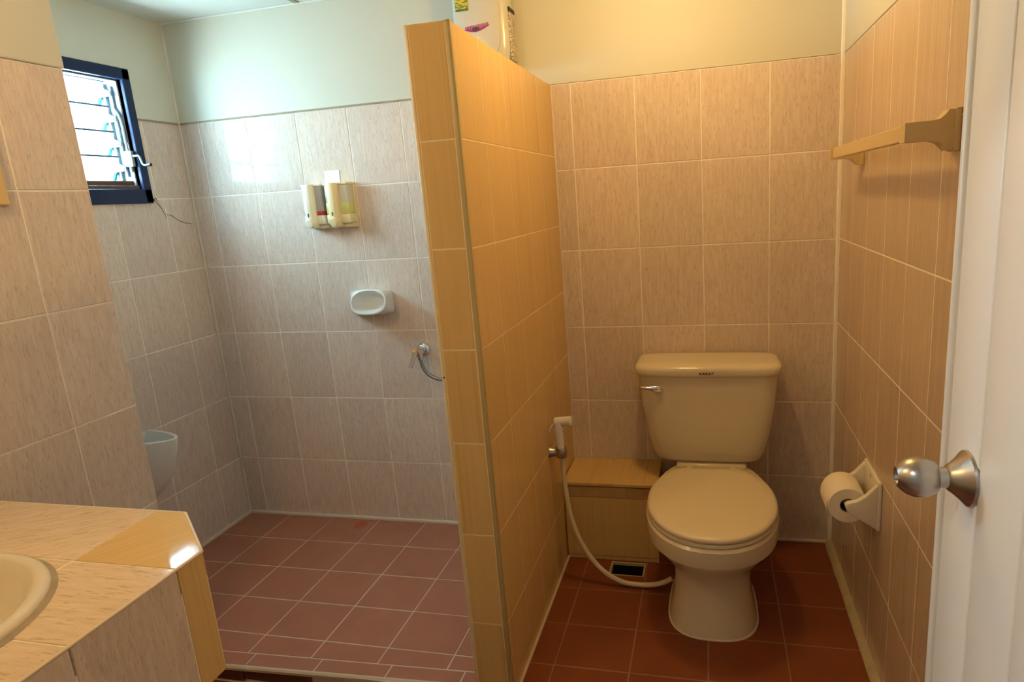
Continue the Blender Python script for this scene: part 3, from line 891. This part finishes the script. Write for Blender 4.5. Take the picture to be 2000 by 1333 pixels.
# ------------------------------------------------------------------ toilet paper holder and roll
ph = empty('paper_holder', (0.0, -0.597, 0.43), 'ivory ceramic toilet paper holder on the right wall', 'paper holder')
mesh_obj('plate', *bbox(-0.012, 0.0005, -0.682, -0.512, 0.432, 0.577, 0.006, 3), mat='ceramic_w', parent=ph, smooth=50)
ck = [(-0.008, 0.435), (-0.008, 0.573), (-0.020, 0.560), (-0.040, 0.535), (-0.062, 0.519), (-0.084, 0.513), (-0.091, 0.503), (-0.088, 0.490), (-0.075, 0.478), (-0.050, 0.462), (-0.028, 0.448)]
for (y0, y1) in ((-0.680, -0.662), (-0.532, -0.514)):
    V, F = poly_prism(ck, 'y', y0, y1)
    bm = bmesh.new()
    vs = [bm.verts.new(p) for p in V]
    for q in F:
        bm.faces.new([vs[i] for i in q])
    bmesh.ops.recalc_face_normals(bm, faces=bm.faces)
    bmesh.ops.bevel(bm, geom=list(bm.edges), offset=0.003, segments=2, profile=0.5, affect='EDGES')
    bm.verts.index_update()
    V, F = [tuple(v.co) for v in bm.verts], [tuple(v.index for v in f.verts) for f in bm.faces]
    bm.free()
    mesh_obj('cheek', V, F, mat='ceramic_w', parent=ph, smooth=50)
mesh_obj('screw', *lathe((-0.0125, -0.600, 0.560), (-1, 0, 0), [(0, 0.004), (0.0015, 0.003)], 10), mat='stain', parent=ph)
mesh_obj('spindle', *lathe((-0.080, -0.663, 0.498), (0, 1, 0), [(0, 0.010), (0.132, 0.010)], 14), mat='white_plastic', parent=ph, smooth=50)
tr = empty('toilet_paper_roll', (-0.080, -0.597, 0.498), 'white toilet paper roll in the ceramic holder', 'toilet paper')
V, F = lathe((-0.080, -0.656, 0.4935), (0, 1, 0), [(0.004, 0.019), (0.0, 0.0215), (0.0, 0.0500), (0.003, 0.0520), (0.1085, 0.0520), (0.111, 0.050), (0.111, 0.0215), (0.108, 0.019)], 36, False, False)
mesh_obj('roll', V, F, mat='paper', parent=tr, smooth=40)
V, F = lathe((-0.080, -0.655, 0.4935), (0, 1, 0), [(0.0, 0.0210), (0.109, 0.0210), (0.109, 0.0195), (0.0, 0.0195)], 24, False, False)
mesh_obj('core', V, F, mat='core', parent=tr, smooth=40)
# torn loose end hanging off the roll
rings = []
for i in range(7):
    a = math.radians(155 + i * 12)
    rr = 0.0528 + 0.0007 * i * i * 0.35
    p = (-0.080 + math.cos(a) * rr, 0.4935 + math.sin(a) * rr)
    rings.append([(p[0], -0.652 + (random.uniform(0, 0.012) if i == 6 else 0), p[1]), (p[0], -0.550, p[1]), (p[0] - 0.0008, -0.550, p[1] - 0.0005), (p[0] - 0.0008, -0.652, p[1] - 0.0005)])
mesh_obj('loose_end', *loft(rings), mat='paper', parent=tr)

# ------------------------------------------------------------------ towel bar
tb = empty('towel_bar', (0.0, -0.68, 1.41), 'beige plastic towel bar high on the right wall', 'towel bar')
BXc, BZ0, BZ1 = -0.0815, 1.4345, 1.4640
mesh_obj('bar', *bbox(BXc - 0.008, BXc + 0.008, -1.035, -0.345, BZ0, BZ1, 0.002), mat='beige_plastic', parent=tb)
for y in (-1.050, -0.312):
    pf = [(BXc - 0.010, BZ0 - 0.002), (-0.045, BZ0 - 0.003), (-0.034, BZ0 - 0.006), (-0.026, BZ0 - 0.013), (-0.020, BZ0 - 0.021), (0.0, BZ0 - 0.021), (0.0, 1.484), (-0.020, 1.484), (-0.026, 1.476), (-0.034, 1.469), (-0.045, BZ1 + 0.003), (BXc - 0.010, BZ1 + 0.002)]
    mesh_obj('bracket', *poly_prism(pf, 'y', y - 0.017, y + 0.017), mat='beige_plastic', parent=tb)
    mesh_obj('wall_plate', *bbox(-0.010, 0.0, y - 0.020, y + 0.020, 1.4105, 1.4865, 0.002), mat='beige_plastic', parent=tb)

# ------------------------------------------------------------------ water heater
wh = empty('water_heater', (-1.22, 0, 1.83), 'white electric water heater on the back wall above the partition', 'water heater')
rings = [sring_xz(-1.219, y, 1.995, hx, hz, 5.0, 48) for y, hx, hz in ((-0.004, 0.099, 0.166), (-0.020, 0.104, 0.171), (-0.062, 0.104, 0.170), (-0.082, 0.100, 0.165), (-0.094, 0.090, 0.153), (-0.100, 0.070, 0.130), (-0.103, 0.03, 0.07))]
mesh_obj('shell', *loft(rings), mat='heater', parent=wh, smooth=60)
mesh_obj('front_panel', *loft([sring_xz(-1.222, y, 2.005, hx, hz, 4.0, 48) for y, hx, hz in ((-0.092, 0.083, 0.135), (-0.1045, 0.080, 0.132), (-0.108, 0.070, 0.12))]), mat='heater', parent=wh, smooth=50)
el = mesh_obj('energy_label', *box(-1.297, -1.250, -0.1095, -0.1075, 2.037, 2.13), mat='yellow_label', parent=wh)
mesh_obj('label_border', *box(-1.297, -1.250, -0.1100, -0.1085, 2.031, 2.037), mat='green_print', parent=el)
lo = [(-1.272 + 0.094 * k / 16, 1.968 - 0.013 * math.sin(math.pi * k / 16) + 0.008 * k / 16) for k in range(17)]
hi = [(x, z + 0.0015 + 0.006 * math.sin(math.pi * k / 16)) for k, (x, z) in enumerate(lo)][::-1]
parts = [poly_prism(lo + hi, 'y', -0.1100, -0.1075)]
for k in range(1, 16):
    x, z = lo[k]
    z0 = z + 0.004 * math.sin(math.pi * k / 16)
    parts.append(poly_prism([(x - 0.0019, z0), (x + 0.0019, z0), (x + 0.0026, 1.9775 + 0.008 * k / 16), (x + 0.0006, 1.9785 + 0.008 * k / 16)], 'y', -0.1100, -0.1075))
mm_ = mesh_obj('magenta_mark', *merge(*parts), mat='purple', parent=wh)
mesh_obj('dark_mark', *poly_prism([(-1.228 + 0.013 * math.cos(a * math.pi / 8), 1.967 + 0.008 * math.sin(a * math.pi / 8)) for a in range(16)], 'y', -0.1110, -0.1098), mat='dpurple', parent=mm_)
mesh_obj('indicator', *lathe((-1.222, -0.1075, 1.940), (0, -1, 0), [(0, 0.003), (0.001, 0.002)], 10), mat='white_plastic', parent=wh)
mesh_obj('side_print', *box(-1.1170, -1.1125, -0.074, -0.012, 1.862, 2.02), mat='side_print', parent=wh)
mesh_obj('side_mark', *box(-1.1170, -1.1122, -0.076, -0.012, 2.022, 2.036), mat='ink', parent=wh)
mesh_obj('pipe', *tube([(-1.30, -0.03, 1.90), (-1.325, -0.03, 1.95), (-1.333, -0.03, 2.10), (-1.333, -0.03, 2.172)], 0.006, 8), mat='white_plastic', parent=wh, smooth=50)

# ------------------------------------------------------------------ soap dispensers
def dispenser(x0, x1, label, shell, tank_m, liquid, lz, spine_m):
    d = empty('soap_dispenser', ((x0 + x1) / 2, 0, 1.31), label, 'soap dispenser', group='wall soap dispensers in the shower')
    wd = x1 - x0
    mesh_obj('back_plate', *bbox(x0, x1, -0.008, 0.0, 1.312, 1.489, 0.002), mat=shell, parent=d)
    mesh_obj('tank', *bbox(x0 + 0.004, x1 - 0.004, -0.055, -0.006, 1.366, 1.483, 0.006, 3), mat=tank_m, parent=d, smooth=40)
    mesh_obj('liquid', *bbox(x0 + 0.0035, x1 - 0.0035, -0.0558, -0.0065, 1.366, lz, 0.005, 2), mat=liquid, parent=d, smooth=40)
    mesh_obj('base', *bbox(x0 + 0.002, x1 - 0.002, -0.058, -0.004, 1.330, 1.367, 0.006, 2), mat=shell, parent=d, smooth=40)
    mesh_obj('base_foot', *bbox(x0 + 0.006, x1 - 0.006, -0.040, -0.004, 1.313, 1.331, 0.004, 2), mat=shell, parent=d, smooth=40)
    mesh_obj('cap', *bbox(x0 + 0.002, x1 - 0.002, -0.058, -0.002, 1.481, 1.490, 0.003, 2), mat=shell, parent=d, smooth=40)
    xc = x0 + wd * 0.42
    rings = [sring(xc, -0.056, z, h, dp, 3.0, 28) for z, h, dp in ((1.318, 0.016, 0.022), (1.322, 0.019, 0.025), (1.345, 0.021, 0.028), (1.40, 0.022, 0.028), (1.480, 0.022, 0.027), (1.4895, 0.020, 0.024))]
    mesh_obj('spine_cover', *loft(rings), mat=spine_m, parent=d, smooth=50)
    mesh_obj('slot', *box(xc - 0.0018, xc + 0.0018, -0.0855, -0.083, 1.362, 1.376), mat='ink', parent=d)
    mesh_obj('push_button', *lathe((xc, -0.078, 1.337), (0, -1, -0.25), [(0, 0.0175), (0.008, 0.0175), (0.011, 0.015), (0.012, 0.006)], 24), mat=spine_m, parent=d, smooth=40)


dispenser(-2.052, -1.957, 'wall soap dispenser with red liquid, the left one of the pair', 'cream_plastic2', 'smoke', 'red_liquid', 1.386, 'cream_plastic2')
dispenser(-1.950, -1.840, 'wall soap dispenser with yellowish liquid, the right one of the pair', 'cream_plastic', 'smoke2', 'green_liquid', 1.415, 'cream_plastic')
tag(mesh_obj('notice_card', *box(-1.968, -1.900, -0.0022, -0.0006, 1.478, 1.541), mat='card'), 'small white card stuck on the tiles above the soap dispensers', 'card')

# ------------------------------------------------------------------ soap dish
sd = empty('soap_dish', (-1.83, 0, 0.945), 'white ceramic soap dish on the shower wall', 'soap dish')
rg = [sring_xz(-1.826, -0.001, 0.999, 0.097, 0.053, 6.0, 44), sring_xz(-1.826, -0.012, 0.999, 0.097, 0.053, 6.0, 44), sring_xz(-1.816, -0.045, 1.004, 0.088, 0.054, 4.0, 44, 0.15),
      sring_xz(-1.795, -0.088, 1.011, 0.080, 0.051, 2.8, 44, 0.25), sring_xz(-1.792, -0.097, 1.012, 0.0785, 0.0490, 2.5, 44, 0.28), sring_xz(-1.792, -0.098, 1.012, 0.0740, 0.0445, 2.4, 44, 0.28),
      sring_xz(-1.794, -0.085, 1.012, 0.0700, 0.0415, 2.4, 44, 0.22), sring_xz(-1.800, -0.050, 1.010, 0.060, 0.036, 2.4, 44, 0.1), sring_xz(-1.805, -0.030, 1.009, 0.040, 0.024, 2.2, 44, 0), sring_xz(-1.806, -0.026, 1.009, 0.01, 0.006, 2.2, 44, 0)]
mesh_obj('dish', *loft(rg), mat='white_ceramic', parent=sd, smooth=55)
mesh_obj('maker_mark', *box(-1.833, -1.813, -0.0735, -0.0700, 1.0545, 1.0585), mat='ink', parent=sd)

# ------------------------------------------------------------------ shower tap with hose
st = empty('shower_tap', (-1.617, 0, 0.79), 'chrome wall tap with a lever and grey hose beside the partition', 'tap')
mesh_obj('flange', *lathe((-1.617, 0.0, 0.790), (0, -1, 0), [(0, 0.030), (0.003, 0.030), (0.010, 0.026), (0.016, 0.017), (0.017, 0.013)], 28), mat='chrome', parent=st, smooth=40)
mesh_obj('body', *tube([(-1.617, -0.010, 0.790), (-1.617, -0.045, 0.789), (-1.618, -0.075, 0.789)], [0.013, 0.0155, 0.0135], 18), mat='chrome', parent=st, smooth=40)
mesh_obj('outlet', *lathe((-1.614, -0.050, 0.782), (0.06, 0, -1), [(0, 0.011), (0.012, 0.011), (0.014, 0.0135), (0.024, 0.0135), (0.026, 0.010)], 18), mat='chrome', parent=st, smooth=40)
lev = mesh_obj('lever', *tube([(-1.619, -0.080, 0.794), (-1.626, -0.090, 0.770), (-1.634, -0.096, 0.748), (-1.638, -0.098, 0.738)], [0.0125, 0.0085, 0.0080, 0.0095], 12), mat='chrome', parent=st, smooth=50)
mesh_obj('lever_cap', *lathe((-1.619, -0.074, 0.7955), (-0.05, -1, 0.1), [(0, 0.0115), (0.012, 0.0115), (0.014, 0.009)], 18), mat='orange', parent=st, smooth=40)
mesh_obj('hose', *tube(catmull([(-1.6125, -0.050, 0.757), (-1.6110, -0.050, 0.738), (-1.603, -0.050, 0.716), (-1.585, -0.050, 0.694), (-1.560, -0.050, 0.680), (-1.53, -0.050, 0.673), (-1.46, -0.05, 0.674), (-1.38, -0.05, 0.70), (-1.30, -0.05, 0.76), (-1.24, -0.045, 0.86), (-1.20, -0.04, 1.05), (-1.19, -0.035, 1.35), (-1.19, -0.03, 1.80)], 6), 0.0075, 12), mat='grey_hose', parent=st, smooth=60)

# ------------------------------------------------------------------ urinal on the window wall
ur = empty('wall_urinal', (XL, -0.60, 0.30), 'white ceramic wall urinal half hidden behind the left wall', 'urinal')
UC = -0.530


def uring(z, depth, hy, inset=0.0, n=1.75, cnt=36):
    out = []
    for i in range(cnt):
        a = math.pi * i / (cnt - 1)
        c_, s_ = math.cos(a), math.sin(a)
        out.append((XL + 0.001 + inset * 0.3 + s_ ** (2 / n) * (depth - inset), UC + math.copysign(abs(c_) ** (2 / n), c_) * (hy - inset), z))
    return out


rings = [uring(z, d_, h) for z, d_, h in ((0.300, 0.012, 0.02), (0.318, 0.045, 0.045), (0.348, 0.085, 0.068), (0.398, 0.135, 0.070), (0.463, 0.178, 0.078), (0.537, 0.206, 0.082), (0.572, 0.213, 0.083), (0.583, 0.212, 0.082))]
rings += [uring(z, d_, h, 0.012) for z, d_, h in ((0.584, 0.208, 0.080), (0.53, 0.19, 0.078), (0.45, 0.13, 0.07), (0.42, 0.05, 0.05))]
mesh_obj('bowl', *loft(rings), mat='white_ceramic', parent=ur, smooth=50)

# ------------------------------------------------------------------ vanity counter
CZ, CXF, CYE = 0.775, -1.3690, -1.3655
CHX, CHY = -1.5285, -1.4960
vc = empty('vanity_counter', ((XN + CXF) / 2, -1.6, ZE), 'built-in tiled vanity counter with a chamfered corner at the lower left', 'counter')
ol = [(XN + 0.002, CYE - 0.004), (CHX, CYE - 0.004), (CXF - 0.005, CHY - 0.002), (CXF - 0.005, -2.198), (XN + 0.002, -2.198)]
slab = mesh_obj('slab', *poly_prism(ol, 'z', CZ - 0.05, CZ - 0.0014), mat='grout', parent=vc)
ap = [(CXF - 0.055, -2.198), (CXF - 0.0014, -2.198), (CXF - 0.0014, CHY), (CHX - 0.0, CYE - 0.0014), (XN + 0.002, CYE - 0.0014), (XN + 0.002, CYE - 0.055), (CHX - 0.02, CYE - 0.055), (CXF - 0.055, CHY - 0.03)]
mesh_obj('apron', *poly_prism(ap, 'z', 0.526, CZ - 0.051), mat='grout', parent=vc)
YA, YB = -1.5560, -1.7540
XG = -1.5990


def top_tile(pts, mat, ang):
    """polygonal counter tile; ang turns the streak direction"""
    cx = sum(p[0] for p in pts) / len(pts)
    cy = sum(p[1] for p in pts) / len(pts)
    rot = Matrix.Rotation(ang, 3, 'Z')
    inv = rot.inverted()
    loc = [inv @ Vector((p[0] - cx, p[1] - cy, 0)) for p in pts]
    n = len(loc)

    def inset(d):
        out = []
        for i in range(n):
            a, b, c_ = loc[i - 1], loc[i], loc[(i + 1) % n]
            e1 = (b - a).normalized(); e2 = (c_ - b).normalized()
            n1 = Vector((-e1.y, e1.x, 0)); n2 = Vector((-e2.y, e2.x, 0))
            bi = (n1 + n2).normalized()
            out.append(b + bi * d / max(0.3, bi.dot(n1)))
        return out
    rings = []
    for d, z in ((0.0012, -0.007), (0.0012, -0.0012), (0.0022, 0.0)):
        rings.append([(p.x, p.y, z) for p in inset(d)])
    V, F = loft(rings, True, True)
    o = mesh_obj('tile', V, F, mat, None)
    o.parent = vc
    mm = rot.to_4x4()
    mm.translation = Vector((cx, cy, CZ + random.uniform(-0.0003, 0.0003)))
    o.matrix_parent_inverse = Matrix.Translation(vc.location).inverted()
    o.matrix_basis = mm
    return o


H = math.pi / 2
tops = []
top_tile([(XG, YA), (CXF, YA), (CXF, CHY), (CHX, CYE), (XG, CYE)], 'yellow', math.radians(-35))
for x0, x1 in ((XN + 0.002, XG - 0.41), (XG - 0.41, XG)):
    tops.append(top_tile([(x0, YA), (x1, YA), (x1, CYE), (x0, CYE)], 'counter', math.radians(-62)))
yl = [YA, YB, YB - 0.198, YB - 0.396, -2.196]
for k in range(len(yl) - 1):
    for x0, x1 in ((XN + 0.002, XG - 0.41), (XG - 0.41, XG), (XG, CXF)):
        tops.append(top_tile([(x0, yl[k + 1]), (x1, yl[k + 1]), (x1, yl[k]), (x0, yl[k])], 'counter', H))
# apron tiles
yf = [CHY, YA, YB, YB - 0.198, YB - 0.396, -2.196]
for k in range(len(yf) - 1):
    a, b_ = yf[k + 1], yf[k]
    put_tile(vc, Vector((CXF, (a + b_) / 2, (0.521 + CZ - 0.004) / 2)), (0, 1, 0), (0, 0, 1), b_ - a - 0.0028, CZ - 0.004 - 0.521, 'yellow' if k == 0 else 'pink')
dch = Vector((CHX - CXF, CYE - CHY, 0)); Lc = dch.length
put_tile(vc, Vector(((CHX + CXF) / 2, (CYE + CHY) / 2, (0.521 + CZ - 0.004) / 2)), tuple(dch.normalized()), (0, 0, 1), Lc - 0.003, CZ - 0.004 - 0.521, 'yellow')
xe = [XN + 0.002, XG, CHX]
for k in range(2):
    put_tile(vc, Vector(((xe[k] + xe[k + 1]) / 2, CYE, (0.521 + CZ - 0.004) / 2)), (-1, 0, 0), (0, 0, 1), xe[k + 1] - xe[k] - 0.0028, CZ - 0.004 - 0.521, 'pink')
for a, b_ in (((CXF, -2.196), (CXF, CHY)), ((CXF, CHY), (CHX, CYE)), ((CHX, CYE), (XN + 0.002, CYE))):
    mesh_obj('edge_bead', *tube([(a[0] - 0.002, a[1], CZ - 0.002), (b_[0] - 0.002, b_[1], CZ - 0.002)], 0.0032, 8), mat='bead', parent=vc, smooth=60)

# basin
BX, BY, BRX, BRY = -1.728, -1.802, 0.246, 0.238
cutv = loft([[(BX + math.cos(2 * math.pi * i / 48) * (BRX - 0.018), BY + math.sin(2 * math.pi * i / 48) * (BRY - 0.018), z) for i in range(48)] for z in (CZ - 0.3, CZ + 0.1)])
cut(slab, cutv)
for o in tops:
    q = Matrix.Translation(Vector(vc.location)) if False else None
    xs_ = [(o.matrix_basis @ v.co) for v in o.data.vertices]
    near = any(((p.x - BX) / (BRX + 0.02)) ** 2 + ((p.y - BY) / (BRY + 0.02)) ** 2 < 1 for p in xs_) or True
    if near:
        cut(o, cutv)
bs_ = empty('wash_basin', (BX, BY, CZ), 'cream oval wash basin set into the tiled counter', 'basin')


def ering(z, k, dx=0):
    return [(BX + math.cos(2 * math.pi * i / 64) * (BRX + k), BY + math.sin(2 * math.pi * i / 64) * (BRY + k), z) for i in range(64)]


rings = [ering(CZ - 0.001, 0.0), ering(CZ + 0.007, 0.001), ering(CZ + 0.013, -0.003), ering(CZ + 0.016, -0.010), ering(CZ + 0.0155, -0.018), ering(CZ + 0.012, -0.024), ering(CZ - 0.004, -0.036), ering(CZ - 0.040, -0.062), ering(CZ - 0.085, -0.100), ering(CZ - 0.115, -0.15), ering(CZ - 0.125, -0.19), ering(CZ - 0.127, -0.22)]
mesh_obj('bowl', *loft(rings, False, True), mat='basin', parent=bs_, smooth=60)
mesh_obj('rim_caulk', *loft([ering(CZ + 0.0005, 0.010), ering(CZ + 0.004, 0.004), ering(CZ + 0.006, -0.002)], False, False), mat='stain', parent=bs_, smooth=60)
mesh_obj('drain', *lathe((BX, BY, CZ - 0.1275), (0, 0, 1), [(0, 0.022), (0.003, 0.022), (0.004, 0.018)], 24), mat='chrome', parent=bs_, smooth=40)

# ------------------------------------------------------------------ mirror frame at the left edge
mr_ = empty('framed_mirror', (XN, -1.5, 1.44), 'yellow framed mirror whose corner shows at the left edge above the basin', 'mirror')
MY1, MY0, MZ0, MZ1 = -1.183, -1.76, 1.438, 1.95
for b_ in ((MY1 - 0.03, MY1, MZ0, MZ1), (MY0, MY0 + 0.03, MZ0, MZ1), (MY0 + 0.03, MY1 - 0.03, MZ0, MZ0 + 0.03), (MY0 + 0.03, MY1 - 0.03, MZ1 - 0.03, MZ1)):
    mesh_obj('frame_bar', *bbox(XN + 0.0006, XN + 0.014, b_[0], b_[1], b_[2], b_[3], 0.005, 3), mat='mirror_frame', parent=mr_, smooth=50)
mesh_obj('glass', *box(XN + 0.0006, XN + 0.006, MY0 + 0.02, MY1 - 0.02, MZ0 + 0.02, MZ1 - 0.02), mat='mirror', parent=mr_)
